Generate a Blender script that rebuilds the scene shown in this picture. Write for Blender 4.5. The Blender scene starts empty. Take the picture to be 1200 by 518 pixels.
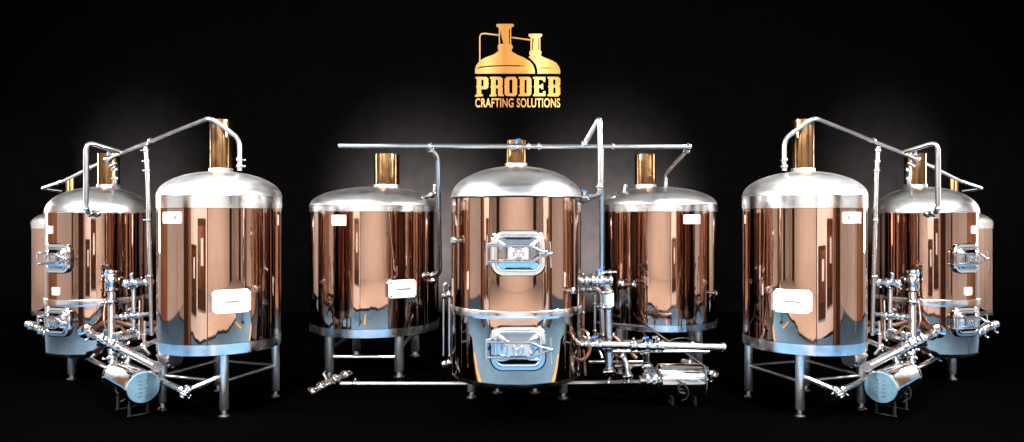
import bpy, math, random
from mathutils import Matrix, Vector
random.seed(7)
PI = math.pi
sc = bpy.context.scene
C = bpy.context.collection
H = 2.36          # eye height above the floor
F = 800.0         # focal length in photo pixels
HY = 255.0        # horizon row

def P(px, py, Y, m=1):
    return Vector((m * (px - 600) / F * Y, Y, H - (py - HY) / F * Y))
def Z(py, Y): return H - (py - HY) / F * Y
def solve(xl, xr, R):
    a, b = math.atan((xl - 600) / F), math.atan((xr - 600) / F)
    th, al = (a + b) / 2, (b - a) / 2
    d = R / math.sin(al)
    return d * math.sin(th), d * math.cos(th)

# ------------------------------------------------------------------ materials
def mat(name, base, metal=0.0, rough=0.5, bump=None, rvar=None, cvar=None, aniso=0.0, spec=0.5, coat=0.0):
    m = bpy.data.materials.new(name); m.use_nodes = True
    nt = m.node_tree; b = nt.nodes['Principled BSDF']
    b.inputs['Base Color'].default_value = (*base, 1)
    b.inputs['Metallic'].default_value = metal
    b.inputs['Roughness'].default_value = rough
    b.inputs['Specular IOR Level'].default_value = spec
    b.inputs['Anisotropic'].default_value = aniso
    b.inputs['Coat Weight'].default_value = coat
    tc = nt.nodes.new('ShaderNodeTexCoord')
    def noise(scale, detail=3, sx=(1, 1, 1)):
        mp = nt.nodes.new('ShaderNodeMapping'); mp.inputs['Scale'].default_value = sx
        nt.links.new(tc.outputs['Object'], mp.inputs['Vector'])
        n = nt.nodes.new('ShaderNodeTexNoise'); n.inputs['Scale'].default_value = scale; n.inputs['Detail'].default_value = detail
        nt.links.new(mp.outputs['Vector'], n.inputs['Vector']); return n
    if bump:
        prev = None
        for (scale, strength, dist, sx) in bump:
            n = noise(scale, 2, sx); bn = nt.nodes.new('ShaderNodeBump')
            bn.inputs['Strength'].default_value = strength; bn.inputs['Distance'].default_value = dist
            nt.links.new(n.outputs['Fac'], bn.inputs['Height'])
            if prev: nt.links.new(prev.outputs['Normal'], bn.inputs['Normal'])
            prev = bn
        nt.links.new(prev.outputs['Normal'], b.inputs['Normal'])
    if rvar:
        scale, lo, hi, sx = rvar
        n = noise(scale, 5, sx); mr = nt.nodes.new('ShaderNodeMapRange')
        mr.inputs['From Min'].default_value = .3; mr.inputs['From Max'].default_value = .7
        mr.inputs['To Min'].default_value = lo; mr.inputs['To Max'].default_value = hi
        nt.links.new(n.outputs['Fac'], mr.inputs['Value']); nt.links.new(mr.outputs['Result'], b.inputs['Roughness'])
    if cvar:
        scale, c2, sx = cvar
        n = noise(scale, 5, sx); mx = nt.nodes.new('ShaderNodeMix'); mx.data_type = 'RGBA'
        mx.inputs[6].default_value = (*base, 1); mx.inputs[7].default_value = (*c2, 1)
        mr = nt.nodes.new('ShaderNodeMapRange'); mr.inputs['From Min'].default_value = .35; mr.inputs['From Max'].default_value = .65
        nt.links.new(n.outputs['Fac'], mr.inputs['Value']); nt.links.new(mr.outputs['Result'], mx.inputs[0])
        nt.links.new(mx.outputs[2], b.inputs['Base Color'])
    return m

COPPER = mat('polished copper', (.54, .35, .27), 1, .02, bump=[(1.1, .07, .012, (1, 1, .9)), (4, .03, .004, (1, 1, .8))],
             rvar=(2.5, .008, .06, (1, 1, .8)), cvar=(2.2, (.48, .295, .22), (1, 1, .6)))
GOLD = mat('brass sheet', (.31, .18, .085), 1, .14, bump=[(6, .18, .02, (1, 1, .4))], rvar=(5, .08, .2, (1, 1, 1)), cvar=(4, (.19, .10, .042), (1, 1, .5)))
SATIN = mat('satin stainless', (.70, .70, .71), 1, .3, bump=[(2, .05, .02, (1, 1, 1)), (60, .04, .002, (1, 1, 6))], rvar=(4, .27, .36, (1, 1, 4)), cvar=(3, (.65, .655, .665), (1, 1, 1)))
BAND = mat('polished stainless band', (.78, .79, .80), 1, .16, bump=[(8, .12, .01, (1, 1, 1))], rvar=(6, .12, .28, (1, 1, 1)))
STEEL = mat('pipe stainless', (.60, .60, .61), 1, .25, bump=[(5, .04, .004, (1, 1, 1))], rvar=(3, .2, .28, (1, 1, 1)), cvar=(2, (.55, .55, .57), (1, 1, 1)))
CHROME = mat('bright stainless', (.68, .69, .70), 1, .08, bump=[(4, .06, .01, (1, 1, 1))], rvar=(9, .05, .16, (1, 1, 1)))
LEGM = mat('brushed leg steel', (.66, .69, .72), 1, .34, rvar=(12, .26, .42, (1, 1, .3)), cvar=(6, (.56, .6, .64), (1, 1, .4)))
DARKST = mat('dull hose copper', (.38, .2, .12), 1, .3, cvar=(10, (.2, .1, .07), (1, 1, 1)))
BLUEP = mat('blue plastic', (.03, .12, .5), 0, .35)
CAPM = mat('steel cap with painted reflection', (.13, .25, .32), .3, .35, cvar=(5, (.09, .18, .25), (1, 1, 1)))  # blue floor reflection on the steel cap is painted into its colour
RUBBER = mat('black rubber', (.012, .012, .012), 0, .5)
PLATE = mat('white enamel plate', (.82, .82, .82), 0, .35, rvar=(10, .3, .5, (1, 1, 1)))
PAPER = mat('sticker paper', (.7, .74, .78), 0, .5)
INK = mat('dark ink', (.06, .06, .08), 0, .6)
INKB = mat('blue ink', (.08, .22, .55), 0, .6)
GLASS = mat('sight glass', (.55, .75, .85), .0, .05, spec=.8)
BLACK = mat('black velvet backdrop', (.0015, .00135, .00135), 0, 1.0, spec=0.0, cvar=(3, (.0012, .0011, .0011), (1, 1, 1)))
BLACKF = mat('black floor', (.0004, .0004, .0004), 0, .9, spec=0.0)
WALL = mat('pale plaster', (.74, .71, .68), 0, .8, cvar=(.8, (.68, .65, .62), (1, 1, 1)))
CEIL = mat('ceiling paint', (.6, .6, .6), 0, .8)
BLUEF = mat('light blue floor paint', (.08, .21, .37), 0, .7, cvar=(.9, (.06, .175, .32), (1, 1, 1)), spec=.1)
TILE = mat('pale floor tile', (.66, .62, .58), 0, .5, cvar=(1.2, (.58, .54, .5), (1, 1, 1)))
YEL = mat('yellow floor line', (.85, .45, .03), 0, .5)
WOOD = mat('dark brown door', (.05, .022, .012), 0, .4, cvar=(3, (.03, .014, .009), (6, 6, .5)))
PANEL = mat('orange brown wall panelling', (.42, .19, .075), 0, .5, cvar=(1.5, (.28, .12, .05), (.6, .6, .15)))
ORANGE = mat('orange brown curtain wall', (.26, .10, .035), 0, .6, cvar=(2, (.16, .06, .02), (4, 4, .3)))

# ------------------------------------------------------------------ mesh helpers
class MB:
    def __init__(s, T=None): s.v = []; s.f = []; s.T = T
    def add(s, vs, fs, M=None):
        o = len(s.v)
        for p in vs:
            p = Vector(p)
            if M is not None: p = M @ p
            s.v.append(p)
        s.f += [tuple(i + o for i in f) for f in fs]
    def lathe(s, prof, n=96, M=None, cap0=False, cap1=False):
        vs = []; fs = []
        for (r, z) in prof:
            for k in range(n):
                a = 2 * PI * k / n; vs.append((r * math.cos(a), r * math.sin(a), z))
        for j in range(len(prof) - 1):
            for k in range(n):
                k2 = (k + 1) % n
                fs.append((j * n + k, j * n + k2, (j + 1) * n + k2, (j + 1) * n + k))
        if cap0: fs.append(tuple(range(n - 1, -1, -1)))
        if cap1: fs.append(tuple((len(prof) - 1) * n + k for k in range(n)))
        s.add(vs, fs, M)
    def frame(s, p0, p1):
        p0, p1 = Vector(p0), Vector(p1)
        d = p1 - p0; q = d.to_track_quat('Z', 'Y')
        return Matrix.Translation(p0) @ q.to_matrix().to_4x4(), d.length
    def cyl(s, p0, p1, r, r2=None, n=20, M=None):
        A, L = s.frame(p0, p1)
        if M is not None: A = M @ A
        s.lathe([(r, 0), (r if r2 is None else r2, L)], n, A, True, True)
    def spin(s, p0, p1, prof, n=28, M=None, cap=True):   # prof in (r, t along)
        A, L = s.frame(p0, p1)
        if M is not None: A = M @ A
        s.lathe([(r, t * L) for r, t in prof], n, A, cap, cap)
    def tube(s, pts, r, closed=False, n=14, M=None):
        pts = [Vector(p) for p in pts]; N = len(pts); vs = []; fs = []
        up = None
        for i, p in enumerate(pts):
            a = pts[(i - 1) % N] if (closed or i > 0) else p
            b = pts[(i + 1) % N] if (closed or i < N - 1) else p
            t = (b - a).normalized()
            if up is None:
                up = Vector((0, 0, 1)) if abs(t.z) < .9 else Vector((1, 0, 0))
            up = (up - t * up.dot(t)).normalized(); w = t.cross(up)
            for k in range(n):
                an = 2 * PI * k / n; vs.append(p + up * (r * math.cos(an)) + w * (r * math.sin(an)))
        for i in range(N if closed else N - 1):
            j = (i + 1) % N
            for k in range(n):
                k2 = (k + 1) % n
                fs.append((i * n + k, i * n + k2, j * n + k2, j * n + k))
        if not closed:
            fs.append(tuple(range(n - 1, -1, -1))); fs.append(tuple((N - 1) * n + k for k in range(n)))
        s.add(vs, fs, M)
    def box(s, c, d, M=None):
        x, y, z = [q / 2 for q in d]; c = Vector(c)
        vs = [c + Vector(q) for q in ((-x, -y, -z), (x, -y, -z), (x, y, -z), (-x, y, -z), (-x, -y, z), (x, -y, z), (x, y, z), (-x, y, z))]
        s.add(vs, [(0, 3, 2, 1), (4, 5, 6, 7), (0, 1, 5, 4), (1, 2, 6, 5), (2, 3, 7, 6), (3, 0, 4, 7)], M)
    def ball(s, c, r, M=None, sc_=(1, 1, 1)):
        n, m = 16, 10; prof = []
        A = Matrix.Translation(Vector(c)) @ Matrix.Diagonal((*sc_, 1))
        if M is not None: A = M @ A
        s.lathe([(max(r * math.sin(PI * j / m), 1e-4), -r * math.cos(PI * j / m)) for j in range(m + 1)], n, A)
    def rings(s, rings, M=None, cap=True):     # list of equal-length loops
        n = len(rings[0]); vs = [p for r in rings for p in r]; fs = []
        for j in range(len(rings) - 1):
            for k in range(n):
                k2 = (k + 1) % n; fs.append((j * n + k, j * n + k2, (j + 1) * n + k2, (j + 1) * n + k))
        if cap: fs.append(tuple(range(n - 1, -1, -1))); fs.append(tuple((len(rings) - 1) * n + k for k in range(n)))
        s.add(vs, fs, M)
    def build(s, name, m, parent=None, loc=None, ang=35, smooth=True):
        loc = Vector(loc) if loc is not None else Vector((0, 0, 0))
        me = bpy.data.meshes.new(name)
        me.from_pydata([tuple(v - loc) for v in s.v], [], s.f); me.validate()
        if smooth:
            me.polygons.foreach_set('use_smooth', [True] * len(me.polygons))
            me.set_sharp_from_angle(angle=math.radians(ang))
        me.materials.append(m)
        o = bpy.data.objects.new(name, me); C.objects.link(o); o.location = loc
        if parent: o.parent = parent
        return o

def rrect(w, h, r, n=8, y=0.0):                # loop in the local XZ plane
    out = []
    for (cx, cz, a0) in ((w / 2 - r, h / 2 - r, 0), (-w / 2 + r, h / 2 - r, 90), (-w / 2 + r, -h / 2 + r, 180), (w / 2 - r, -h / 2 + r, 270)):
        for k in range(n + 1):
            a = math.radians(a0 + 90 * k / n); out.append(Vector((cx + r * math.cos(a), y, cz + r * math.sin(a))))
    return out
def fillet(pts, rad, n=7):
    pts = [Vector(p) for p in pts]; out = [pts[0]]
    for i in range(1, len(pts) - 1):
        a, b, c = pts[i - 1], pts[i], pts[i + 1]
        u, v = (a - b), (c - b); r = min(rad, u.length * .45, v.length * .45)
        p, q = b + u.normalized() * r, b + v.normalized() * r
        for k in range(n + 1):
            t = k / n; out.append(p * (1 - t) ** 2 + b * 2 * t * (1 - t) + q * t * t)
    out.append(pts[-1]); return out

def tag(o, label=None, cat=None, group=None, kind=None):
    if label: o['label'] = label
    if cat: o['category'] = cat
    if group: o['group'] = group
    if kind: o['kind'] = kind
    return o
def empty(name, loc, label, cat, rz=0, group=None):
    o = bpy.data.objects.new(name, None); C.objects.link(o); o.location = loc; o.rotation_euler = (0, 0, rz)
    o.empty_display_size = .1
    return tag(o, label, cat, group)

# ------------------------------------------------------------------ pipes
def pipe(name, label, pts, r, rad=.12, clamps=(), valves=(), cat='pipe', group=None, m=STEEL, opened=False, extra=None):
    """clamps: list of (segment, t); valves: list of (segment, t, handle direction, blue?)"""
    pts = [Vector(p) for p in pts]; o0 = pts[0].copy()
    L = [p - o0 for p in pts]
    root = empty(name, o0, label, cat, group=group)
    b = MB(); b.tube(fillet(L, rad), r, n=18)
    if opened:                                   # an open end: a lip ring
        d = (L[-1] - L[-2]).normalized(); b.cyl(L[-1] - d * .02, L[-1] + d * .012, r * 1.25)
    b.build('tube', m, root)
    for (s, t) in clamps:
        p = L[s].lerp(L[s + 1], t); d = (L[s + 1] - L[s]).normalized(); c = MB()
        c.spin(p - d * r * 1.1, p + d * r * 1.1, [(r * 1.1, 0), (r * 1.15, .2), (r * 1.5, .36), (r * 1.58, .5), (r * 1.5, .64), (r * 1.15, .8), (r * 1.1, 1)])
        sd = d.orthogonal().normalized(); c.cyl(p + sd * r * 1.3, p + sd * r * 2.1, r * .28, n=10)
        c.ball(p + sd * r * 2.15, r * .4)
        c.build('clamp', CHROME, root)
    for (s, t, hd, blue) in valves:
        p = L[s].lerp(L[s + 1], t); d = (L[s + 1] - L[s]).normalized(); c = MB()
        c.spin(p - d * r * 3, p + d * r * 3, [(r * 1.1, 0), (r * 1.6, .05), (r * 1.6, .14), (r * 1.1, .2), (r * 1.5, .38), (r * 1.65, .5), (r * 1.5, .62), (r * 1.1, .8), (r * 1.6, .86), (r * 1.6, .95), (r * 1.1, 1)])
        hd = Vector(hd).normalized(); c.cyl(p, p + hd * r * 3.0, r * .6, n=12)
        v = c.build('valve', CHROME, root)
        q = p + hd * r * 3.0; rr0 = r; r = min(r, .03); h = MB(); side = (d * .9 + hd * .35).normalized()
        h.tube([q - side * r * .8, q + side * r * .5, q + side * r * 1.6], r * .42, n=10)
        h.build('valve_handle', BLUEP if blue else STEEL, v); r = rr0
    if extra: extra(root, o0)
    return root

def cable(name, label, pts, r, m=RUBBER, cat='cable', group=None):
    pts = [Vector(p) for p in pts]; o0 = pts[0]
    # catmull-rom
    q = [pts[0]] + pts + [pts[-1]]; out = []
    for i in range(1, len(q) - 2):
        for k in range(8):
            t = k / 8; a, b, c, d = q[i - 1], q[i], q[i + 1], q[i + 2]
            out.append(.5 * ((2 * b) + (c - a) * t + (2 * a - 5 * b + 4 * c - d) * t * t + (3 * b - a - 3 * c + d) * t ** 3))
    out.append(pts[-1])
    mb = MB(); mb.tube(out, r, n=8)
    return tag(mb.build(name, m, None, loc=o0), label, cat, group)

# ------------------------------------------------------------------ vessels
def surf(az, R, z): return Matrix.Rotation(az, 4, 'Z') @ Matrix.Translation((0, -R, z))   # local -Y points out of the shell

def manway(root, az, R, z, w, h):
    M = surf(az, R, z)
    b = MB(); rr = .28 * h
    b.rings([rrect(w, h, rr, y=.14), rrect(w, h, rr, y=-.015), rrect(w - .03, h - .03, rr - .01, y=-.03),
             rrect(w - .10, h - .10, rr - .04, y=-.03), rrect(w - .12, h - .12, rr - .05, y=-.005), rrect(w - .12, h - .12, rr - .05, y=.05)], M, cap=False)
    fr = b.build('manway', CHROME, root)
    b = MB(); b.tube(rrect(w - .13, h - .13, rr - .05, y=-.035), .016, True, M=M); b.build('gasket_rim', BAND, fr)
    b = MB(); ww, hh = w - .15, h - .15; r2 = rr - .06
    loops = []
    for k, (s_, dy) in enumerate(((1, -.02), (.97, -.045), (.82, -.068), (.6, -.092), (.3, -.108), (.08, -.112))):
        loops.append(rrect(ww * s_, hh * s_, max(r2 * s_, .004), y=dy))
    b.rings(loops, M); b.build('door_panel', CHROME, fr)
    for k in (1, -1):
        b = MB(); zz = k * h * .17
        b.tube(fillet([(-w * .56, -.09, zz), (-w * .3, -.125, zz), (w * .22, -.125, zz), (w * .40, -.12, zz * .35), (w * .52, -.10, zz * .2)], .05), .013, M=M, n=10)
        b.build('clamp_bar', STEEL, fr)
    b = MB(); b.box((0, -.115, 0), (w * .36, .012, h * .24), M); b.build('cross_plate', BAND, fr)
    b = MB(); ring = [Vector((.055 * math.cos(a), -.145, .055 * math.sin(a))) for a in [2 * PI * i / 24 for i in range(24)]]
    b.tube(ring, .009, True, M=M, n=8); b.cyl((0, -.06, 0), (0, -.155, 0), .016, M=M)
    for a in (0.5, 2.6, 4.7): b.cyl((0, -.145, 0), (.052 * math.cos(a), -.145, .052 * math.sin(a)), .006, n=8, M=M)
    b.build('hand_wheel', CHROME, fr)
    b = MB(); b.cyl((-w * .56, -.09, -h * .24), (-w * .56, -.09, h * .24), .014, M=M)
    for k in (1, -1): b.cyl((-w * .56, -.09, k * h * .2), (-w * .44, .05, k * h * .2), .012, M=M)
    b.build('hinge', STEEL, fr)
    b = MB(); b.cyl((w * .58, -.11, -h * .30), (w * .565, -.10, h * .26), .009, M=M, n=10); b.cyl((w * .5, -.1, 0), (w * .60, -.105, 0), .017, M=M)
    b.ball((w * .575, -.105, 0), .024, M); b.build('latch_handle', STEEL, fr)
    return fr

def vessel(label, X, Y, R, zb, zc, zt, zs, zd, stack=None, legs=(), foot_r=None, belt=None, braces=(), man=(), plates=(), stickers=(), group='copper brewing vessels', ports=(), lean=0):
    """zb skirt bottom, zc copper bottom, zt copper top, zs dome spring, zd dome apex"""
    rz = math.atan2(-X, Y)
    root = empty('brewing_vessel', (X, Y, 0), label, 'brewing tank', rz, group)
    if zc - zb < .03: zc += .055
    b = MB(); b.lathe([(R, zc), (R, zc + .02), (R, (zc + zt) / 2), (R, zt)], 160); sh = b.build('shell', COPPER, root)
    b = MB(); b.box((0, 0, 0), (.006, .006, zt - zc), Matrix.Rotation(.9, 4, 'Z') @ Matrix.Translation((0, -R, (zc + zt) / 2))); b.build('seam', COPPER, sh)
    hd = zd - zs; k = R + .004
    prof = [(k, zt), (k, zs)]
    n = 22
    for i in range(1, n + 1):
        t = i / n * PI / 2
        prof.append((k * math.cos(t) if i < n else .0005, zs + hd * math.sin(t)))
    b = MB(); b.lathe(prof[1:], 160); dm = b.build('dome', SATIN, root, ang=60)
    b = MB(); b.tube([(k * math.cos(2 * PI * i / 96), k * math.sin(2 * PI * i / 96), zs) for i in range(96)], .006, True, n=8); b.build('weld_ring', SATIN, dm)
    if zs - zt > .02:
        b = MB(); b.lathe([(R - .01, zt), (k + .002, zt + .004), (k + .002, zs - .004), (R - .01, zs)], 160); b.build('rim_band', BAND, root)
    if zc - zb > .08:
        b = MB(); b.lathe([(.001, zb + .02), (R * .6, zb + .01), (R - .02, zb), (R + .003, zb + .012), (R + .003, zc - .004), (R - .01, zc)], 160); b.build('skirt_band', BAND, root)
    else:
        b = MB(); b.lathe([(.001, zb + .0), (R * .8, zb), (R - .06, zb + .002), (R - .03, zb + .012), (R - .01, zb + .035), (R, zb + .07)], 160); b.build('base_plate', BAND, root)
    if belt:
        z0, z1 = belt; zm = (z0 + z1) / 2
        b = MB(); b.lathe([(R - .01, z0), (R + .008, z0), (R + .008 + (z1 - z0) * .1, z1 - .008), (R + .006 + (z1 - z0) * .08, z1), (R - .01, z1)], 160); b.build('belt', BAND, root)
    if stack:
        sx, sr, z1, = stack[:3]; sy = stack[3] if len(stack) > 3 else 0
        z0 = zs + hd * .72
        T = Matrix.Translation((sx, sy, 0)) @ Matrix.Shear('XY', 4, (lean, 0)) if False else Matrix.Translation((sx, sy, 0))
        b = MB(); b.lathe([(sr, z0), (sr, (z0 + z1) / 2), (sr, z1), (sr - .012, z1), (sr - .012, z1 - .3)], 64, T); st = b.build('steam_stack', GOLD, root)
        b = MB(); b.lathe([(sr + .03, z0 - .03), (sr + .012, zd - .0), (sr + .012, zd + .035), (sr + .003, zd + .04)], 64, T); b.build('stack_collar', SATIN, st)
    fr = foot_r or R * .9; lr = .056 * (R / .8)
    for a in legs:
        M = Matrix.Rotation(math.radians(a), 4, 'Z') @ Matrix.Translation((0, -fr, 0))
        b = MB(); b.lathe([(lr * .95, .09), (lr, .1), (lr, zb + .03)], 24, M, True, True)
        lg = b.build('leg', LEGM, root)
        b = MB(); b.lathe([(.02, .07), (.02, .1)], 16, M, True, True); b.lathe([(lr * 1.15, 0), (lr * 1.15, .018), (lr * .7, .03), (lr * .6, .085)], 24, M, True, True); b.build('foot', STEEL, lg)
    for (a0, a1, z) in braces:
        p = [Vector((fr * math.sin(math.radians(a)), -fr * math.cos(math.radians(a)), z)) for a in (a0, a1)]
        b = MB(); b.cyl(p[0], p[1], .022 * (R / .8)); b.build('brace', LEGM, root)
    for q in man: manway(root, math.radians(q[0]), R, *q[1:])
    for (a, z, w, h, ticks) in plates:
        M = surf(math.radians(a), R + .02, z)
        b = MB(); c = .03
        def oct_(s_, y): return [Vector((x * s_, y, zz * s_)) for x, zz in ((w / 2 - c, h / 2), (-w / 2 + c, h / 2), (-w / 2 + c * .6, h / 2 - c * .6), (-w / 2, h / 2 - c), (-w / 2, -h / 2 + c), (-w / 2 + c * .6, -h / 2 + c * .6), (-w / 2 + c, -h / 2), (w / 2 - c, -h / 2), (w / 2 - c * .6, -h / 2 + c * .6), (w / 2, -h / 2 + c), (w / 2, h / 2 - c), (w / 2 - c * .6, h / 2 - c * .6))]
        b.rings([oct_(1, .06), oct_(1, -.02), oct_(.97, -.028)], M); pl = b.build('name_plate', PLATE, root)
        b = MB(); x = -w * .2
        for wd in ticks:
            b.box((x + wd / 2, -.031, 0), (wd * .8, .002, .02), M); x += wd
        b.build('lettering', INK, pl)
        for sx_ in (-1, 1):
            for sz_ in (-1, 1): b = MB(); b.cyl((sx_ * (w / 2 - .035), -.026, sz_ * (h / 2 - .035)), (sx_ * (w / 2 - .035), -.036, sz_ * (h / 2 - .035)), .011, n=12, M=M); b.build('screw', STEEL, pl)
        b = MB(); b.box((-w / 2 - .012, .01, -.01), (.02, .06, h * .75), M); b.build('side_bracket', STEEL, pl)
    for (a, z, w, h, marks) in stickers:
        M = surf(math.radians(a), R + .006, z)
        b = MB(); b.box((0, 0, 0), (w, .03, h), M); stc = b.build('sticker', PAPER if marks else PLATE, root)
        if marks:
            b = MB(); b.box((w * .28 * marks, -.0165, h * .02), (w * .16, .002, h * .36), M); b.build('code_mark', INK, stc)
            b = MB(); b.tube([(-marks * w * .36, -.017, h * -.3), (-marks * w * .33, -.017, h * -.05), (-marks * w * .22, -.017, h * -.3), (marks * w * .15, -.017, h * -.26)], h * .04, n=6, M=M); b.build('blue_print', INKB, stc)
    for (a, z, rr_) in ports:
        M = surf(math.radians(a), R, z)
        b = MB(); b.spin((0, .05, 0), (0, -.09, 0), [(rr_ * .7, 0), (rr_ * .7, .7), (rr_ * 1.2, .72), (rr_ * 1.2, .9), (rr_ * .8, 1)], M=M); b.build('port', CHROME, root)
    return root

# ---- centre group ----
Xc, Yc = solve(529, 681, .80); yf = Yc - .80
V_C = vessel('large central copper tank with two manway doors one above the other in its shell', Xc, Yc, .80, Z(458, yf), Z(458, yf) + .015, Z(231, yf), Z(229, yf), Z(195, Yc),
    stack=(0, .13, Z(165, Yc)), legs=(-128, 124, 160, -160), foot_r=.74, belt=(Z(375, yf), Z(365, yf)),
    man=((1.5, Z(297, yf - .05), .625, .52), (1.5, Z(409, yf - .05), .635, .51)), ports=((-58, Z(281, 8.1), .045), (50, Z(340, 8), .035)))
XL, YL = solve(363, 514, 1.0); yf = YL - .98
V_L = vessel('copper tank left of the central tank with a silver name plate', XL, YL, 1.0, Z(397, yf), Z(386, yf), Z(248, yf), Z(240, yf), Z(219, YL),
    stack=(.18, .2, Z(181, YL)), legs=(-46, 22, 134, 200), foot_r=.92, braces=((-46, 22, Z(419, 10.05)), (-46, 200, .42), (22, 134, .42)),
    plates=((22, Z(339, 9.95), .44, .26, (.03, .04, .025, .03, .02, .04, .03)),), stickers=((-31, Z(258, 10), .22, .15, 0),), ports=((55, Z(330, 10.3), .05),))
XR, YR = solve(703, 840, .9); yf = YR - .88
V_R = vessel('copper tank right of the central tank, blank white sticker near its top right edge', XR, YR, .9, Z(390, yf), Z(381, yf), Z(248, yf), Z(239, yf), Z(219, YR),
    stack=(-.19, .165, Z(181, YR)), legs=(-42, 46, 138, 222), foot_r=.82, braces=((-42, 46, .5), (46, 138, .5)),
    stickers=((33, Z(257, 10), .26, .13, 0),), ports=((-34, Z(334, 10.1), .06), (60, Z(344, 10.1), .035)))

# ---- side groups ----
def clutter_pipe_set(m, side):
    G = side + ' group'
    hd = pipe('steam_header_pipe', 'long sloping silver overhead pipe running over the stacks of the %s group of tanks' % side,
         [P(281, 200, 8.55, m), P(281, 163, 8.55, m), P(247, 138, 8.45, m), P(140, 180, 9.85, m), P(75, 212, 12.4, m), P(48, 221, 12.8, m), P(72, 224, 13.1, m)],
         .031, .1, clamps=((0, .15), (0, .35), (2, .62), (3, .45), (4, .15)), valves=((3, .16, (0, 0, 1), True),), group='overhead steam pipes')
    pipe('branch_pipe', 'thin silver pipe bent over the middle tank dome of the %s group' % side,
         [P(140, 178, 9.75, m), P(101, 166, 9.4, m), P(101, 250, 9.5, m), P(116, 251, 9.75, m)], .033, .12, clamps=((1, .93), (2, .3), (2, .75)), group='branch pipes over the side tanks')
    pipe('drop_pipe', 'tall thin vertical pipe between the big front tank and middle tank of the %s group' % side,
         [P(171, 172, 8.64, m), P(173, 200, 8.64, m), P(178, 393, 8.64, m)], .025, .1, clamps=((0, .15), (0, .6), (1, 0), (1, .64), (1, .3)), group='drop pipes of the side groups')
    pipe('stack_side_pipe', 'short bent pipe in front of the middle tank stack in the %s group' % side,
         [P(128, 195, 9.9, m), P(136, 190, 9.95, m), P(136, 213, 10.1, m), P(132, 222, 10.3, m)], .028, .08, clamps=((1, .35), (1, .8)), group='stack side pipes')
    pipe('riser_pipe', ('upright silver riser pipe with round cap standing beside the pump of the %s group' % side),
         [P(131, 322, 9.18, m), P(131, 400, 9.00, m), P(133, 435, 8.78, m)], .05, .1, clamps=((0, .02), (0, .42), (0, .98), (1, .6)), valves=((0, .1, (-m * .4, -.3, 1), True),), group='riser pipes')
    pipe('link_pipe', 'short level pipe with clamps across the gap between the tanks of the %s group' % side,
         [P(146, 333, 8.91, m), P(178, 330, 8.73, m)], .04, .1, clamps=((0, .1), (0, .5), (0, .85)), valves=((0, .3, (0, -.2, 1), False),), group='link pipes')
    pipe('sight_glass_tube', 'slim upright level tube below the short link pipe of the %s group' % side,
         [P(157, 336, 8.91, m), P(157, 388, 8.82, m)], .028, clamps=((0, .03), (0, .97)), group='level tubes')
    pipe('lower_link_pipe', 'dark slanting low pipe behind the riser of the %s group' % side,
         [P(118, 402, 9.27, m), P(150, 397, 9.00, m), P(182, 386, 8.73, m)], .045, .1, clamps=((0, .8), (1, .5)), group='low link pipes')
    pipe('lower_link_pipe', 'second lower slanting pipe above the pump of the %s group' % side,
         [P(140, 418, 9.00, m), P(182, 400, 8.64, m)], .035, .1, clamps=((0, .2), (0, .7)), group='low link pipes')
    pipe('outlet_pipe', 'bright open-ended slanting pipe from the middle tank above the pump, %s group' % side,
         [P(101, 389, 9.81, m), P(118, 396, 9.27, m), P(184, 430, 8.01, m)], .05, .08, clamps=((0, .5), (1, .25), (1, .4)), valves=((1, .12, (0, -.2, 1), True), (1, .33, (0, 0, 1), False)), opened=True, group='slanting outlet pipes')
    pipe('floor_pipe', 'long floor pipe running to the cross fitting by the front leg of the %s group' % side,
         [P(88, 411, 10.44, m), P(128, 433, 9.18, m), P(150, 427, 8.91, m), P(216, 459, 7.88, m)], .035, .2, clamps=((0, .4), (2, .55), (2, .96)), group='floor pipes')
    pipe('floor_pipe', 'short floor pipe rising from the cross fitting behind the front leg of the %s group' % side,
         [P(214, 465, 7.79, m), P(219, 458, 7.83, m), P(259, 441, 8.10, m)], .033, .05, clamps=((0, .3), (0, .7), (1, .06)), group='floor pipes')
    pipe('hose', 'dull brown hose looping past the middle tank base of the %s group' % side,
         [P(108, 385, 9.63, m), P(130, 376, 9.36, m), P(160, 383, 9.00, m), P(180, 378, 8.64, m)], .03, .3, m=DARKST, group='brown hoses', cat='hose')
    pipe('hose', 'dull brown hose arching under the outlet pipe of the %s group' % side,
         [P(112, 412, 9.54, m), P(128, 400, 9.27, m), P(150, 408, 9.00, m), P(172, 414, 8.82, m)], .035, .3, m=DARKST, group='brown hoses', cat='hose')
    pipe('link_pipe', 'second level pipe with a small valve lower in the gap of the %s group' % side,
         [P(136, 372, 8.9, m), P(176, 368, 8.7, m)], .03, .1, clamps=((0, .2), (0, .7)), valves=((0, .45, (0, -.4, 1), False),), group='link pipes')
    pipe('drain_pipe', 'short pipe dropping from the slanting outlet pipe beside the pump of the %s group' % side,
         [P(150, 412, 8.6, m), P(152, 424, 8.55, m), P(140, 432, 8.5, m)], .032, .08, clamps=((0, .5), (1, .5)), m=STEEL, group='drain pipes')
    pipe('hose', 'thin brown hose looping upward beside the riser of the %s group' % side,
         [P(124, 350, 9.4, m), P(121, 376, 9.3, m), P(128, 392, 9.1, m), P(140, 380, 8.95, m), P(150, 392, 8.8, m)], .016, .3, m=DARKST, group='brown hoses', cat='hose')
    pipe('steel_rod', 'thin steel rod standing in the shadowed gap of the %s group' % side,
         [P(164, 352, 8.9, m), P(163, 398, 8.8, m)], .014, clamps=((0, .2),), group='thin rods')
    # extra thin instrument lines
    pipe('instrument_line', 'thin dark line hanging by the narrow gap of the %s group' % side,
         [P(168, 345, 8.78, m), P(166, 395, 8.73, m), P(172, 405, 8.69, m)], .014, .1, m=DARKST, group='instrument lines')
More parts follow.
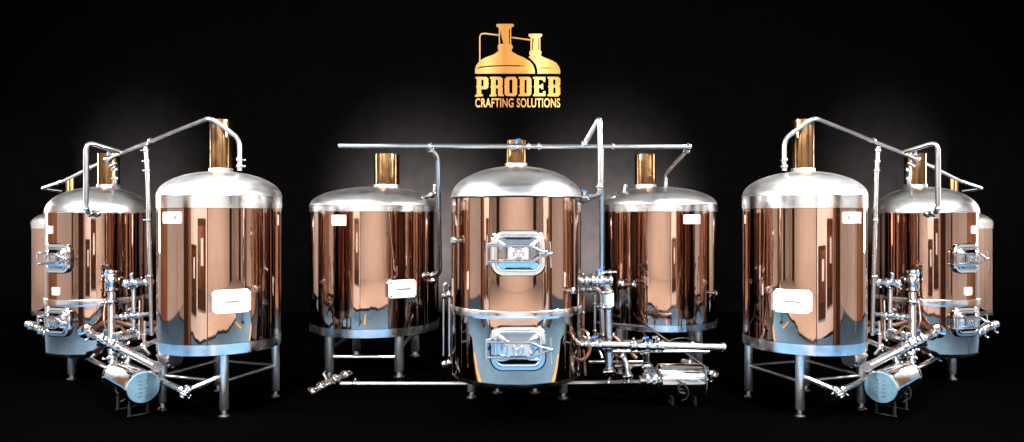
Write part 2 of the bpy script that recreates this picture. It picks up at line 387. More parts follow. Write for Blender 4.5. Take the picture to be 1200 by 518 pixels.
    pipe('side_platform_pipe', 'pipe end poking out beyond the outer edge of the %s group' % side,
         [P(33, 380, 10.98, m), P(48, 386, 10.80, m), P(62, 396, 10.53, m)], .06, .1, clamps=((0, .5), (1, .3)), group='outer pipe stubs', opened=False)
    pump(P(141, 441, 8.64, m), P(168, 454, 8.05, m), .2, 'silver pump motor with a blue grey end cap lying low in the %s group' % side, tail=m)
    a, b_ = P(194, 417, 8.37, m), P(206, 420, 8.28, m)
    r = empty('valve_actuator', a, 'small round steel actuator behind the inner leg of the %s front tank' % side, 'actuator', group='small actuators')
    q = MB(); q.spin((0, 0, 0), b_ - a, [(.05, 0), (.11, .1), (.12, .2), (.12, .9), (.1, 1)]); q.build('drum', STEEL, r)
    q = MB(); q.cyl((-.1 * m, .02, 0), (0, 0, 0), .04); q.build('shaft', CHROME, r)

def pump(p0, p1, r, label, tail=0, foot=True):
    o0 = Vector(p0); L = Vector(p1) - o0; d = L.normalized()
    root = empty('pump_motor', o0, label, 'pump', group='pump motors')
    q = MB(); q.spin(Vector((0, 0, 0)), L, [(r * .85, 0), (r, .05), (r, .93), (r * .97, .965), (r * .985, .97), (r * .93, 1), (r * .9, 1)], 56); b = q.build('motor_body', CHROME, root)
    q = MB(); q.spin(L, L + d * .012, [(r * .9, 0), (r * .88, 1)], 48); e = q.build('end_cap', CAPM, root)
    side = d.cross(Vector((0, 0, 1))).normalized(); up = side.cross(d).normalized()
    q = MB()
    for k in range(5):
        for s_ in (-1, 1):
            c = L + d * .016 + up * (.09 - .045 * k) * (r / .2) + side * s_ * .035
            q.cyl(c - side * .018, c + side * .018, .004, n=6)
    q.build('vent_slots', INK, e)
    q = MB(); q.spin(-d * .17, Vector((0, 0, 0)), [(r * .35, 0), (r * .78, .05), (r * .85, .2), (r * .5, .28), (r * .5, .45), (r * .9, .5), (r * .95, .65), (r * .6, .72), (r * .6, .85), (r * .85, 1)], 40); h = q.build('pump_head', CHROME, root)
    q = MB(); q.cyl(-d * .22, -d * .16, r * .28); q.build('inlet', STEEL, h)
    for t in (.3, .8):
        c = L * t; base = Vector((c.x, c.y, -o0.z))
        q = MB(); q.cyl(base + side * r * .5, c + side * r * .45, .018); q.cyl(base - side * r * .5, c - side * r * .45, .018)
        q.cyl(base + side * r * .62, base - side * r * .62 , .012)
        if foot: q.build('support_foot', RUBBER, root)
    c = L * .45 - Vector((0, r * 1.0, 0))
    q = MB(); pts = [c + Vector((-.06, -.02, .06)), c + Vector((.02, -.03, .02)), c + Vector((.08, -.03, -.06)), c + Vector((.07, -.02, -.16)), c + Vector((.0, -.0, -.2))]
    q.tube(fillet(pts, .1), .009, n=8); q.tube(fillet([c + Vector((.05, -.03, .02)), c + Vector((-.05, -.03, 0)), c + Vector((-.04, -.03, -.09)), c + Vector((.04, -.03, -.1))], .06), .008, n=8)
    q.build('power_cable', RUBBER, root)
    return root

def side_group(m):
    side = 'left' if m > 0 else 'right'
    X, Y = solve(183, 330, .73); yf = Y - .70
    vessel('big front copper tank with white name plate in the %s group' % side, m * X, Y, .73,
        Z(418, yf), Z(404, yf), Z(244, yf), Z(228, yf), Z(203, Y - .1) + .03,
        stack=(m * -.0, .132, Z(141, Y)), legs=(m * 3, m * 93, m * 183, m * 273), foot_r=.66,
        braces=((m * 3, m * 93, .42), (m * 3, m * 273, .42), (m * 93, m * 183, .42), (m * 183, m * 273, .42)),
        plates=((m * 9, Z(354, yf), .42, .27, (.02, .03, .02, .03, .02, .02, .03)),), stickers=((m * -46, Z(255, yf + .2), .25, .13, m),), ports=((m * -35, Z(252, yf), .001),))
    X, Y = solve(52, 178, .70); yf = Y - .69
    vessel('middle copper tank of the %s group, two manway doors on its outer side' % side, m * X, Y, .70,
        .34, .355, Z(250, yf), Z(248, yf), Z(219, Y),
        stack=(m * .115, .15, Z(180, Y)), legs=(-45, 45, 135, 225), foot_r=.5, belt=(Z(359.5, yf), Z(351.5, yf)),
        man=((m * -47, Z(302, 9.9), .47, .43), (m * -47, Z(375, 9.9), .47, .43)), ports=((m * -13, Z(388, yf), .08), (m * 20, Z(330, yf), .045)),
        stickers=((m * -62, Z(269, 10), .11, .11, 0), (m * -50, Z(339, 10), .11, .11, 0)))
    X, Y = solve(36, 130, .80)
    vessel('rear copper tank half hidden at the outer edge of the %s group' % side, m * X, Y, .8,
        .12, .24, Z(268, Y - .7), Z(262, Y - .7), Z(246, Y),
        stack=(m * -.02, .11, Z(208, Y)), legs=(-45, 45, 135, 225), foot_r=.72)
    clutter_pipe_set(m, side)
side_group(1); side_group(-1)

# ---- centre pipework ----
pipe('steam_header_pipe', 'long level overhead pipe running across all three stacks of the centre group',
     [P(397, 171, 8.2), P(809, 172, 8.2), P(780, 204, 10.7), P(780, 226, 10.75)], .027, .08, clamps=((0, .26), (0, .54), (0, .57), (0, .78), (0, .995), (1, .12)), valves=((0, .5, (.3, -.4, .8), True),), group='overhead steam pipes')
pipe('drop_pipe', 'thin silver drop pipe hanging between the left and central tanks of the centre group',
     [P(501, 172, 8.25), P(513, 182, 8.4), P(516, 322, 9.2), P(496, 323, 9.5)], .03, .13, clamps=((0, .3), (2, .4), (2, .9)))
def ventextra(root, o0): pass
pipe('branch_pipe', 'tall loop pipe rising to a peak above the header, right of the central tank',
     [P(684, 170, 8.2), P(703, 137, 8.1), P(703.5, 228, 8.1), P(668, 238, 8.55)], .031, .07, clamps=((0, .05), (1, .9), (2, .35), (2, .6), (2, .85)), valves=((2, .5, (0, -.2, 1), True),))
pipe('drop_pipe', 'straight thin pipe dropping from the header between the central and right tanks',
     [P(705, 173, 8.3), P(705, 330, 8.75)], .028, clamps=((0, .93),))
pipe('transfer_pipe', 'thick elbowed pipe with sight glass running down right of the central tank',
     [P(674, 329, 8.65), P(712, 329, 8.75), P(714, 438, 8.75)], .05, .16, clamps=((0, .3), (0, .62), (1, .12), (1, .28), (1, .72), (1, .97)), valves=((0, .78, (-.2, -.3, 1), True),),
     extra=lambda root, o0: [ (lambda q: (q.cyl(P(713, 342, 8.75) - o0, P(713.3, 358, 8.75) - o0, .068), q.build('sight_glass', GLASS, root)))(MB()) ])
pipe('transfer_pipe', 'thinner elbowed pipe just behind and left of the thick elbowed pipe',
     [P(677, 338, 8.8), P(704, 338, 8.95), P(707, 406, 8.95)], .038, .14, clamps=((0, .2), (0, .5), (1, .3), (1, .9)))
pipe('product_pipe', 'upper thick level pipe right of the central tank with blue valve handles, open right end',
     [P(668, 403, 8.55), P(848, 407, 8.55)], .047, clamps=((0, .1), (0, .17), (0, .42), (0, .58)), valves=((0, .135, (.2, -.5, .6), True), (0, .46, (.2, -.5, .6), True), (0, .54, (0, -.5, .8), False)), opened=True)
pipe('product_pipe', 'thin level pipe just under and behind the upper thick pipe',
     [P(716, 412, 9.2), P(831, 412, 9.2)], .025, clamps=((0, .1),))
pipe('floor_pipe', 'long white-looking floor pipe running below the left and central tanks to the pump',
     [P(368, 457, 9.25), P(388, 450, 9.5), P(600, 450, 9.5), P(700, 449, 9.4), P(756, 448, 9.1)], .036, .12, clamps=((1, .13), (3, .25), (3, .6), (4 - 1, .98)), opened=False)
pipe('floor_fitting', 'clamped tee fitting at the far left end of the long floor pipe',
     [P(364, 461, 9.1), P(380, 452, 9.3), P(398, 443, 9.55), P(410, 438, 9.75)], .05, .05, clamps=((0, .1), (0, .7), (1, .6), (2, .5)), valves=((1, .3, (-.5, 0, .8), False),), cat='fitting')
pipe('pump_feed_pipe', 'upright feed pipe dropping from the thick level pipe into the pump head',
     [P(756, 406, 8.65), P(758, 430, 8.7), P(762, 452, 8.75)], .042, .05, clamps=((0, .25), (0, .9), (1, .5), (1, .85)))
pipe('elbow_pipe', 'curved elbow pipe joining the floor pipe left of the pump',
     [P(722, 411, 9.3), P(734, 424, 9.15), P(737, 448, 9.1)], .045, .25, clamps=((0, .15), (0, .6), (1, .7)))
pipe('drain_pipe', 'slanting pipe right of the pump ending in a clamped cross fitting',
     [P(800, 424, 9.6), P(818, 430, 9.4), P(838, 441, 9.2)], .045, .1, clamps=((0, .5), (1, .4), (1, .8), (1, 1.0)))
pipe('drain_pipe', 'thin slanting brace line running down behind the level pipes toward the right leg',
     [P(700, 378, 9.7), P(760, 384, 9.9), P(828, 431, 9.6)], .016, .1, m=RUBBER)
pipe('drain_pipe', 'thin pipe lying level behind the pump of the centre group', [P(720, 429, 9.3), P(760, 428, 9.3)], .028)
pump(P(770, 446, 8.7), P(823, 446, 8.7), .215, 'silver pump motor lying on feet under the right tank of the centre group')
for (lab, pts, r_, m_, cl) in (
    ('thin upright pipe closest behind the thick elbowed pipe', [P(697, 345, 9.1), P(697, 398, 9.1), P(706, 420, 9.0)], .018, STEEL, ((0, .2), (0, .8))),
    ('low level pipe crossing behind the elbow pipe by the pump', [P(690, 424, 9.4), P(756, 424, 9.4)], .022, STEEL, ((0, .3), (0, .6))),
    ('dark slanting pipe from the elbowed pipes down to the elbow pipe', [P(708, 384, 9.3), P(728, 402, 9.25), P(746, 420, 9.2)], .026, DARKST, ((0, .5), (1, .5))),
    ('short upright branch standing on the upper thick pipe', [P(690, 403, 8.5), P(689, 390, 8.5), P(682, 386, 8.6)], .02, STEEL, ((0, .5),)),
    ('thin copper coloured rod on the right flank of the central tank', [P(679, 300, 8.75), P(680, 395, 8.7)], .014, DARKST, ((0, .3), (0, .75))),
    ('short stub pipe between the two elbowed pipes near their foot', [P(700, 392, 8.95), P(716, 394, 8.8)], .022, STEEL, ((0, .5),))):
    pipe('service_pipe', lab, pts, r_, .08, clamps=cl, m=m_)
cable('cable', 'black cable drooping between the legs of the right tank, centre group', [P(752, 388, 9.9), P(768, 402, 9.9), P(800, 396, 9.9), P(826, 404, 10.0)], .012)
for m_ in (1, -1):
    sd = 'left' if m_ > 0 else 'right'
    cable('cable', 'black cable looping by the inner leg of the front tank, %s group' % sd, [P(184, 385, 8.5, m_), P(192, 398, 8.2, m_), P(206, 410, 8.1, m_), P(216, 408, 8.2, m_)], .016)
    pipe('service_pipe', 'thin upright pipe just outside the drop pipe low in the %s group' % sd, [P(170, 376, 8.75, m_), P(169, 408, 8.7, m_), P(176, 416, 8.6, m_)], .02, .06, clamps=((0, .5),))
    pipe('service_pipe', 'short cross pipe joining riser and level tube of the %s group' % sd, [P(134, 392, 8.95, m_), P(158, 387, 8.8, m_)], .022, clamps=((0, .4), (0, .8)))
# level gauge on the left flank of the central tank
def gauge(label, x, y0, y1, Yg):
    a, b = P(x, y0, Yg), P(x, y1, Yg)
    r = empty('level_gauge', a, label, 'level gauge')
    d = b - a
    q = MB(); q.tube([Vector((0, 0, 0)), d], .022); q.build('glass_tube', STEEL, r)
    for t, w in ((0.02, .26), (1.0, .3)):
        c = d * t; q = MB(); q.spin(c + Vector((-.1, -.02, -.02)), c + Vector((w, .12, 0)), [(.03, 0), (.05, .06), (.05, .14), (.03, .2), (.03, .45), (.055, .5), (.055, .58), (.03, .64), (.028, 1)])
        q.cyl(c, c + Vector((0, -.03, .1)), .02); q.ball(c, .05); q.build('gauge_valve', CHROME, r)
    q = MB(); q.tube(fillet([Vector((0.06, .03, .0)), Vector((-.04, .0, .13)), Vector((-.08, 0, .1)), Vector((-.08, .0, d.z * .9))], .05), .013); q.build('return_line', STEEL, r)
    q = MB(); q.tube(fillet([Vector((.12, .04, -.02)), Vector((.12, .03, d.z + .02))], .05), .012); q.build('guard_rod', DARKST, r)
gauge('slim upright level gauge on the left flank of the central tank', 527, 343, 425, 8.95)
pipe('hose', 'brown hose looping at the lower right flank of the central tank',
     [P(673, 390, 8.6), P(668, 400, 8.1), P(668, 418, 8.0), P(682, 424, 8.2), P(692, 412, 8.4), P(690, 396, 8.6)], .022, .25, m=DARKST, cat='hose')
pipe('hose', 'brown upright hose hanging between the central tank and the elbowed pipes',
     [P(684, 345, 9.15), P(683, 400, 9.05), P(686, 440, 9.0)], .02, .2, clamps=((0, .4), (0, .9)), m=DARKST, cat='hose')
pipe('hose', 'dark slack hose curving behind the elbowed pipes to the right tank',
     [P(690, 395, 9.3), P(715, 410, 9.25), P(740, 432, 9.2)], .02, .2, m=DARKST, cat='hose')
pipe('instrument_fitting', 'small level fitting with round ring sticking out left of the right tank',
     [P(699, 320, 9.4), P(722, 319, 9.5)], .022, clamps=((0, .1), (0, .7)), valves=((0, .3, (0, -.1, 1), True),), cat='fitting')
pipe('instrument_fitting', 'short fitting with bright round flange on the left flank of the right tank',
     [P(726, 334, 9.85), P(744, 334, 9.75)], .03, clamps=((0, .2), (0, .9)), cat='fitting')
def dome_fit(px, py, Y, label):
    a = P(px, py, Y); r = empty('dome_fitting', a, label, 'fitting')
    q = MB(); q.spin((0, 0, 0), (.26, 0, .1), [(.03, 0), (.05, .1), (.05, .2), (.035, .3), (.035, .5), (.055, .55), (.055, .7), (.03, .8), (.03, 1)]); q.build('spray_pipe', CHROME, r)
    q = MB(); q.cyl((.2, 0, .08), (.22, 0, .19), .025); q.ball((.22, 0, .2), .035); q.build('cap', STEEL, r)
    q = MB(); q.cyl((.02, 0, 0), (.03, 0, -.09), .03); q.build('stem', STEEL, r)
dome_fit(716, 233, 10.45, 'silver spray fitting lying on the left slope of the right tank dome')
dome_fit(493, 233, 10.45, 'silver spray fitting lying on the right slope of the left tank dome, centre group')

# ------------------------------------------------------------------ overlaid gold logo, added as a sign on the backdrop
YS = 16.97
def curve_mesh(name, polys, depth, m, parent, org):
    cu = bpy.data.curves.new(name, 'CURVE'); cu.dimensions = '2D'; cu.fill_mode = 'BOTH'; cu.extrude = depth / 2
    for pl in polys:
        sp = cu.splines.new('POLY'); sp.points.add(len(pl) - 1)
        for i, (x, y) in enumerate(pl): sp.points[i].co = (x, y, 0, 1)
        sp.use_cyclic_u = True
    t = bpy.data.objects.new('tmp', cu); C.objects.link(t)
    me = bpy.data.meshes.new_from_object(t); bpy.data.objects.remove(t)
    me.transform(Matrix.Rotation(PI / 2, 4, 'X')); me.materials.clear(); me.materials.append(m)
    o = bpy.data.objects.new(name, me); C.objects.link(o); o.parent = parent
    return o
g = bpy.data.materials.new('gold logo print'); g.use_nodes = True
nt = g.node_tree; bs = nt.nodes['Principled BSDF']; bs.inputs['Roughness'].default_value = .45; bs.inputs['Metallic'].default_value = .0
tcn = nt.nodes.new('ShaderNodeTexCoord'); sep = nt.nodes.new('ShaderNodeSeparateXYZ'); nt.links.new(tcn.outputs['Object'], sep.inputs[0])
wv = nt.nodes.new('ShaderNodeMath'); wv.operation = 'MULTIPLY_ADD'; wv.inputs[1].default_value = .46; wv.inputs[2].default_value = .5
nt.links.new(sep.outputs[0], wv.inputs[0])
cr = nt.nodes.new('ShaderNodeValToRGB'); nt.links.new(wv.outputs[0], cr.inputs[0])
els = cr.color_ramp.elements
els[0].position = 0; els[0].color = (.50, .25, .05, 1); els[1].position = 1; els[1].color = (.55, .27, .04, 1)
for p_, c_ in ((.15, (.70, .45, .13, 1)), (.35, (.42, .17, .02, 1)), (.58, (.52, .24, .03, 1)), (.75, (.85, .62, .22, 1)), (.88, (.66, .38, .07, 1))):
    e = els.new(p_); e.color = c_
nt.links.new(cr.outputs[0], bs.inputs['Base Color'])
kx = 115.0 / 542 / F * YS
def S(x, y): return ((x - 265) * kx, -(y - 300) * kx)
org = P(550 + 265 * 115 / 542, 20 + 300 * 115 / 542, YS)
sign = empty('logo_sign', org, 'overlaid gold logo of two brew kettles with lettering, built as sign on the backdrop', 'sign')
def ctr(pts): return [S(*p) for p in pts]
def arc(cx, cy, rx, ry, a0, a1, n=10): return [(cx + rx * math.cos(math.radians(a0 + (a1 - a0) * i / n)), cy + ry * math.sin(math.radians(a0 + (a1 - a0) * i / n))) for i in range(n + 1)]
k1 = [(150, 42), (158, 39), (237, 39), (245, 42), (245, 52), (235, 56), (231, 62), (231, 152), (240, 160), (240, 172), (233, 178), (236, 192), (262, 208), (300, 224), (335, 246), (354, 270), (362, 296), (362, 313),
      (32, 313), (32, 290), (38, 268), (60, 240), (95, 222), (135, 208), (158, 192), (162, 178), (157, 172), (157, 160), (163, 152), (163, 62), (160, 56), (150, 52)]
hole1 = [(46, 282), (60, 274), (110, 269), (200, 266), (270, 267), (318, 271), (270, 274), (200, 272), (110, 276), (62, 282), (40, 288)]
hole2 = [(174, 70), (178, 110), (190, 150), (180, 148), (170, 152), (169, 110)]
hole3 = [(219, 66), (224, 66), (224, 150), (219, 150)]
hole4 = [(36, 270), (50, 252), (58, 247), (46, 266), (40, 274)]
k1o = curve_mesh('front_kettle_emblem', [ctr(k1), ctr(hole1), ctr(hole2), ctr(hole3)], .05, g, sign, org)
k2 = [(326, 96), (334, 93), (396, 93), (403, 97), (402, 105), (395, 110), (392, 116), (392, 186), (398, 192), (398, 204), (393, 212), (412, 224), (450, 238), (480, 254), (496, 276), (502, 300), (502, 313),
      (376, 313), (375, 288), (366, 262), (350, 242), (328, 222), (336, 212), (331, 204), (331, 192), (338, 186), (338, 116), (334, 110), (327, 105)]
h21 = [(380, 281), (430, 280), (485, 284), (430, 285), (381, 285)]
h22 = [(349, 120), (356, 120), (352, 150), (350, 184), (345, 184), (347, 150)]
h23 = [(381, 118), (386, 118), (386, 184), (381, 184)]
curve_mesh('rear_kettle_emblem', [ctr(k2), ctr(h21), ctr(h22), ctr(h23)], .05, g, sign, org)
def stroke(pts, w):
    L = [Vector(p) for p in pts]; a = []; b = []
    for i, p in enumerate(L):
        t = (L[min(i + 1, len(L) - 1)] - L[max(i - 1, 0)]).normalized(); n_ = Vector((-t.y, t.x)) * w / 2
        a.append(tuple(p + n_)); b.append(tuple(p - n_))
    return a + b[::-1]
curve_mesh('pipe_emblem', [ctr(stroke([(58, 246), (58, 112), (62, 98), (74, 92), (90, 92), (162, 101)], 7)), ctr(stroke([(233, 113), (336, 127)], 7))], .05, g, sign, org)
# letters on a 7 x 11 grid, y up
LT = {
 'P': [[(0, 11), (5.7, 11), (6.8, 10), (6.8, 7.6), (7.2, 7.2), (6.8, 6.8), (6.8, 5), (5.7, 4), (3.1, 4), (3.1, 1), (4, .9), (4, 0), (-.2, -.5), (-.2, .6), (.7, .9), (.7, 5), (.2, 5.5), (.7, 6), (.7, 10), (0, 10.1)], [(3.1, 9.4), (4.3, 9.4), (4.3, 5.6), (3.1, 5.6)]],
 'R': [[(0, 11), (5.7, 11), (6.8, 10), (6.8, 7.9), (6.8, 6.4), (6.1, 5.6), (6.8, 5), (6.8, 1), (7.4, .9), (7.4, -.1), (4.6, 0), (4.3, 1), (4.3, 4.6), (3.1, 4.6), (3.1, 1), (3.6, .9), (3.6, 0), (0, -.2), (0, .8), (.7, .9), (.7, 5), (.2, 5.5), (.7, 6), (.7, 10), (0, 10.1)], [(3.1, 9.4), (4.3, 9.4), (4.3, 6.1), (3.1, 6.1)]],
 'O': [[(1.4, 11), (5.6, 11), (6.8, 9.8), (6.8, 6), (7.2, 5.5), (6.8, 5), (6.8, 1.2), (5.6, 0), (1.4, 0), (.2, 1.2), (.2, 5), (-.2, 5.5), (.2, 6), (.2, 9.8)], [(2.7, 9.4), (4.3, 9.4), (4.3, 1.6), (2.7, 1.6)]],
 'D': [[(0, 11), (5.6, 11), (6.8, 9.8), (6.8, 6), (7.2, 5.5), (6.8, 5), (6.8, 1.2), (5.6, 0), (0, 0), (0, .9), (.7, 1), (.7, 5), (.2, 5.5), (.7, 6), (.7, 10), (0, 10.1)], [(3.1, 9.4), (4.3, 9.4), (4.3, 1.6), (3.1, 1.6)]],
 'E': [[(0, 11), (6.6, 11), (6.6, 8.2), (5.4, 8.2), (5.2, 9.4), (3.1, 9.4), (3.1, 6.3), (4.4, 6.3), (4.5, 7), (5.4, 7), (5.4, 4), (4.5, 4), (4.4, 4.7), (3.1, 4.7), (3.1, 1.6), (5.2, 1.6), (5.4, 2.8), (6.6, 2.8), (6.6, 0), (0, 0), (0, .9), (.7, 1), (.7, 5), (.2, 5.5), (.7, 6), (.7, 10), (0, 10.1)]],
 'B': [[(0, 11), (5.7, 11), (6.8, 10), (6.8, 6.4), (6, 5.6), (6.8, 4.9), (6.8, 1.0), (5.7, -.2), (0, 0), (0, .9), (.7, 1), (.7, 5), (.2, 5.5), (.7, 6), (.7, 10), (0, 10.1)], [(3.1, 9.4), (4.3, 9.4), (4.3, 6.4), (3.1, 6.4)], [(3.1, 4.9), (4.3, 4.9), (4.3, 1.6), (3.1, 1.6)]],
}
x = 34
for ch in 'PRODEB':
    sx = 73 / 7.0; sy = 106 / 11.0
    curve_mesh('letter', [[S(x + a * sx, 437 - b_ * sy) for a, b_ in pl] for pl in LT[ch]], .05, g, sign, org); x += 79.4
tx = bpy.data.curves.new('line', 'FONT'); tx.body = 'CRAFTING SOLUTIONS'; tx.size = 1; tx.offset = .012; tx.extrude = .02; tx.space_character = 1.05
to = bpy.data.objects.new('tmp', tx); C.objects.link(to); me = bpy.data.meshes.new_from_object(to); bpy.data.objects.remove(to)
xs = [v.co.x for v in me.vertices]; ys = [v.co.y for v in me.vertices]
x0, y0 = S(33, 499); x1, y1 = S(501, 449)
for v in me.vertices:
    v.co.x = x0 + (v.co.x - min(xs)) / (max(xs) - min(xs)) * (x1 - x0); v.co.y = y0 + (v.co.y - min(ys)) / (max(ys) - min(ys)) * (y1 - y0)
me.transform(Matrix.Rotation(PI / 2, 4, 'X')); me.materials.clear(); me.materials.append(g)
o = bpy.data.objects.new('text_line', me); C.objects.link(o); o.parent = sign

def area(name, loc, target, sx, sy, power, col=(1, .97, .93)):
    l = bpy.data.lights.new(name, 'AREA'); l.shape = 'RECTANGLE'; l.size = sx; l.size_y = sy; l.energy = power; l.color = col
    o = bpy.data.objects.new(name, l); C.objects.link(o); o.location = loc
    o.rotation_euler = (Vector(target) - Vector(loc)).to_track_quat('-Z', 'Y').to_euler(); return o
def spot(name, loc, target, power, deg, blend, col=(1, 1, 1), r=.15):
    l = bpy.data.lights.new(name, 'SPOT'); l.energy = power; l.spot_size = math.radians(deg); l.spot_blend = blend; l.color = col; l.shadow_soft_size = r
    o = bpy.data.objects.new(name, l); C.objects.link(o); o.location = loc
    o.rotation_euler = (Vector(target) - Vector(loc)).to_track_quat('-Z', 'Y').to_euler(); return o
# ------------------------------------------------------------------ setting
def slab(name, x0, x1, y0, y1, z0, z1, m):
    b = MB(); b.box(((x0 + x1) / 2, (y0 + y1) / 2, (z0 + z1) / 2), (x1 - x0, y1 - y0, z1 - z0)); return tag(b.build(name, m, smooth=False), kind='structure')
slab('stage_floor', -16, 16, 7.08, 17.2, -.1, 0, BLACKF)
slab('backdrop', -16, 16, 17.0, 17.1, 0.004, 12, BLACK)
slab('room_floor', -12.5, 12.5, -6, 7.07, -.12, -.006, TILE)
b = MB(); N = 60; top = []
for i in range(N + 1):
    xx = -12.4 + 24.8 * i / N
    top.append((xx, 2.4 + .35 * math.sin(xx * .9) + .12 * math.sin(xx * 2.3 + 1) + .05 * math.sin(xx * 9 + 2), 0))
for i in range(N):
    a, c = top[i], top[i + 1]
    b.add([(a[0], a[1], -.001), (c[0], c[1], -.001), (c[0], 7.06, -.001), (a[0], 7.06, -.001)], [(0, 1, 2, 3)])
EDGE = [(a[0], a[1] + .05 * math.sin(a[0] * 5), .03) for a in top]
for s_ in (-1, 1):     # the blue paint goes on beside the black stage, outside the view
    q = [(s_ * 5.9, 7.085, -.001), (s_ * 12.4, 7.085, -.001), (s_ * 12.4, 13.5, -.001), (s_ * 10.9, 13.5, -.001)]
    b.add([(x, y, .003) for x, y, z in q], [(0, 1, 2, 3) if s_ > 0 else (3, 2, 1, 0)])
tag(b.build('blue_floor', BLUEF, smooth=False), kind='structure')
cable('cable', 'long black cable lying along the edge of the blue floor paint, mirrored in the tanks', EDGE, .035)
def fline(x0, x1, y0, y1):
    b = MB(); b.add([(x0, y0, .003), (x1, y0, .003), (x1, y1, .003), (x0, y1, .003)], [(0, 1, 2, 3)])
    tag(b.build('floor_line', YEL, smooth=False), kind='structure')
for s_ in (-1, 1):
    fline(min(s_ * 1.2, s_ * 4.4), max(s_ * 1.2, s_ * 4.4), 6.84, 7.02)
    fline(s_ * 2.8 - .13, s_ * 2.8 + .13, 2.9, 4.6)
slab('room_wall', -12.5, 12.5, -6.1, -6, 0, 5, WALL)
slab('room_wall', -12.6, -12.5, -6, 7.4, 0, 5, WALL)
slab('room_wall', 12.5, 12.6, -6, 7.4, 0, 5, WALL)
for s_ in (-1, 1):
    slab('panelled_wall', min(s_ * 12.5, s_ * 12.6), max(s_ * 12.5, s_ * 12.6), 7.41, 11, 0, 5, PANEL)
    slab('room_wall', min(s_ * 12.95, s_ * 13.05), max(s_ * 12.95, s_ * 13.05), 11.01, 16.9, 0, 5, WALL)
    area('added wall fill', (s_ * 12.3, 14.0, 4.6), (s_ * 12.95, 14.6, 1.5), .4, 2.5, 160)  # added unseen light on the wall that the rear tank mirrors
    area('added rear tank fill', (s_ * 12.2, 12.3, 2.9), (s_ * 9, 13.8, 2.2), .7, 2.8, 320)  # added out of view to brighten the dark rear tank and its dome
slab('ceiling', -12.5, 12.5, -6, 6.4, 5, 5.1, CEIL)
def board(x, y, rz, label):
    r = empty('picture_board', (x, y, 0), label, 'display board', rz, 'display boards behind the viewer')
    b = MB(); b.box((0, 0, 1.75), (2.6, .06, 2.7)); b.build('panel', WALL, r, smooth=False)
    for px_, w_, zz, hh_ in ((-.65, 1.0, 1.3, 1.2), (.6, 1.1, 1.6, 1.5)):
        b = MB(); b.box((px_, .04, zz), (w_, .03, hh_)); f_ = b.build('picture_frame', WOOD, r, smooth=False)
        b = MB(); b.box((px_, .058, zz + .1), (w_ * .8, .012, hh_ * .7)); b.build('picture', DARKST, f_, smooth=False)
        b = MB(); b.box((px_ + .1, .068, zz + .2), (w_ * .3, .006, hh_ * .3)); b.build('picture_detail', PAPER, f_, smooth=False)
    for k_ in (-1, 1):
        b = MB(); b.box((k_ * 1.34, 0, 1.55), (.08, .09, 3.1)); b.box((k_ * 1.34, 0, .03), (.08, .7, .05)); b.build('post', WOOD, r, smooth=False)
for s_ in (-1, 1): board(s_ * 4.9, 4.3, s_ * -.25, 'pale display board with two dark framed pictures, mirrored in the copper')
def door(x, y, rz, w, h, m, label):
    r = empty('door', (x, y, 0), label, 'door', rz, 'doors behind the viewer')
    b = MB(); b.box((0, .03, h / 2), (w, .06, h)); b.build('door_leaf', m, r, smooth=False)
    b = MB(); b.box((-w / 2 - .06, .04, h / 2), (.1, .1, h)); b.box((w / 2 + .06, .04, h / 2), (.1, .1, h)); b.box((0, .04, h + .05), (w + .22, .1, .1)); b.build('door_frame', ORANGE, r, smooth=False)
for x in (-8.6, 8.6): door(x, -5.99, 0, 1.6, 3.6, WOOD, 'tall dark brown door behind the viewer, reflected as a dark stripe in the copper')
for s_ in (-1, 1):
    for (y, w) in ((-2.0, 1.4),):
        door(s_ * 12.49, y, s_ * PI / 2, w, 4.2, WOOD, 'tall dark brown door behind the viewer, reflected as a dark stripe in the copper')
    r = empty('pillar', (s_ * 7.0, 4.0, 0), 'dark brown panelled pillar behind the viewer, reflected in the copper', 'pillar', 0, 'dark pillars')
    b = MB(); b.box((0, 0, 2.2), (1.0, .5, 4.4)); b.build('panelling', WOOD, r)
    b = MB(); b.box((-.56, 0, 2.2), (.1, .54, 4.4)); b.box((.56, 0, 2.2), (.1, .54, 4.4)); b.build('edge_trim', ORANGE, r)

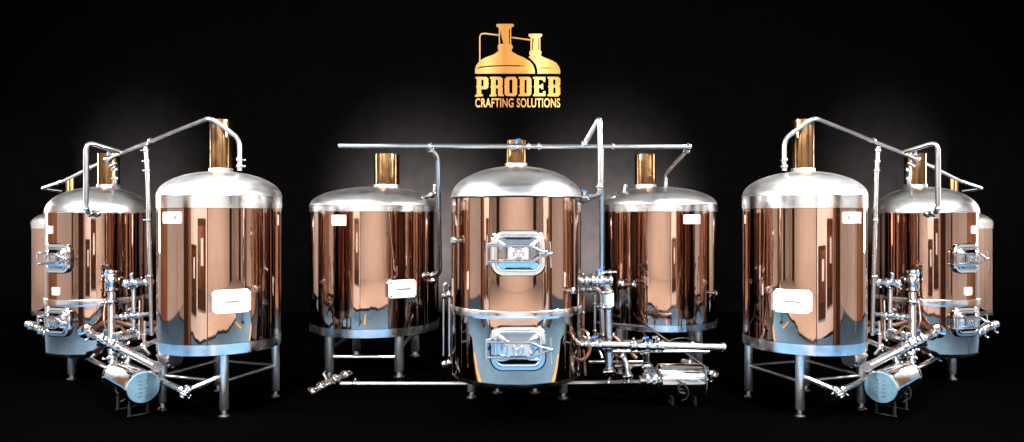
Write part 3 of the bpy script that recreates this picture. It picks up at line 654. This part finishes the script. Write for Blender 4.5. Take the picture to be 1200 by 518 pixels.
# ------------------------------------------------------------------ lights
area('ceiling lamp', (-5, 2.5, 4.9), (-5, 2.5, 0), 2.0, 6, 650)
area('ceiling lamp', (5, 2.5, 4.9), (5, 2.5, 0), 2.0, 6, 650)
area('ceiling lamp', (0, -3, 4.9), (0, -3, 0), 8, 1.5, 450)
area('added dome fill', (0, 10.8, 8.1), (0, 10.8, 0), 26, 7.6, 230)  # added unseen light so the domes mirror grey instead of black
area('soft box', (-7.0, 6.4, 4.9), (-2.5, 9.5, 2.4), .8, .5, 1300)
area('soft box', (7.0, 6.4, 4.9), (2.5, 9.5, 2.4), .8, .5, 1300)
for x_ in (-3.0, 3.0): area('spot box', (x_, 7.1, 4.85), (x_ * 1.2, 8.4, 2.6), .45, .45, 850)
for x_ in (-2.3, 2.3): spot('added backdrop glow', (x_, 14.3, .9), (x_, 16.9, 1.9), 68000, 84, 1, (1, .95, .94))  # added light hidden behind the tanks, makes the grey glow on the backdrop
for x_ in (-9.2, 9.2): spot('added backdrop glow', (x_, 14.5, 1.6), (x_, 17, 3.0), 15000, 66, 1, (1, .95, .94))  # same added glow, hidden behind the side tanks
spot('added logo light', (0, 11.5, 10.5), (0, 17, 6.2), 700, 22, .5, (1, .95, .85))  # unseen light added only to show the logo

w = bpy.data.worlds.new('World'); sc.world = w; w.use_nodes = True
w.node_tree.nodes['Background'].inputs[0].default_value = (0, 0, 0, 1); w.node_tree.nodes['Background'].inputs[1].default_value = 0

cam = bpy.data.cameras.new('camera'); co = bpy.data.objects.new('camera', cam); C.objects.link(co)
co.location = (0, 0, H); co.rotation_euler = (PI / 2, 0, 0); cam.sensor_width = 36; cam.lens = F / 1200 * 36
cam.shift_y = -4 / 1200; cam.clip_end = 200; cam.clip_start = .05
sc.camera = co
vs = sc.view_settings; vs.view_transform = 'Standard'; vs.look = 'None'; vs.exposure = 0; vs.gamma = 1
sc.render.engine = 'CYCLES'; sc.cycles.use_denoising = True; sc.cycles.max_bounces = 8; sc.cycles.glossy_bounces = 6; sc.cycles.diffuse_bounces = 3
sc.cycles.sample_clamp_indirect = 6
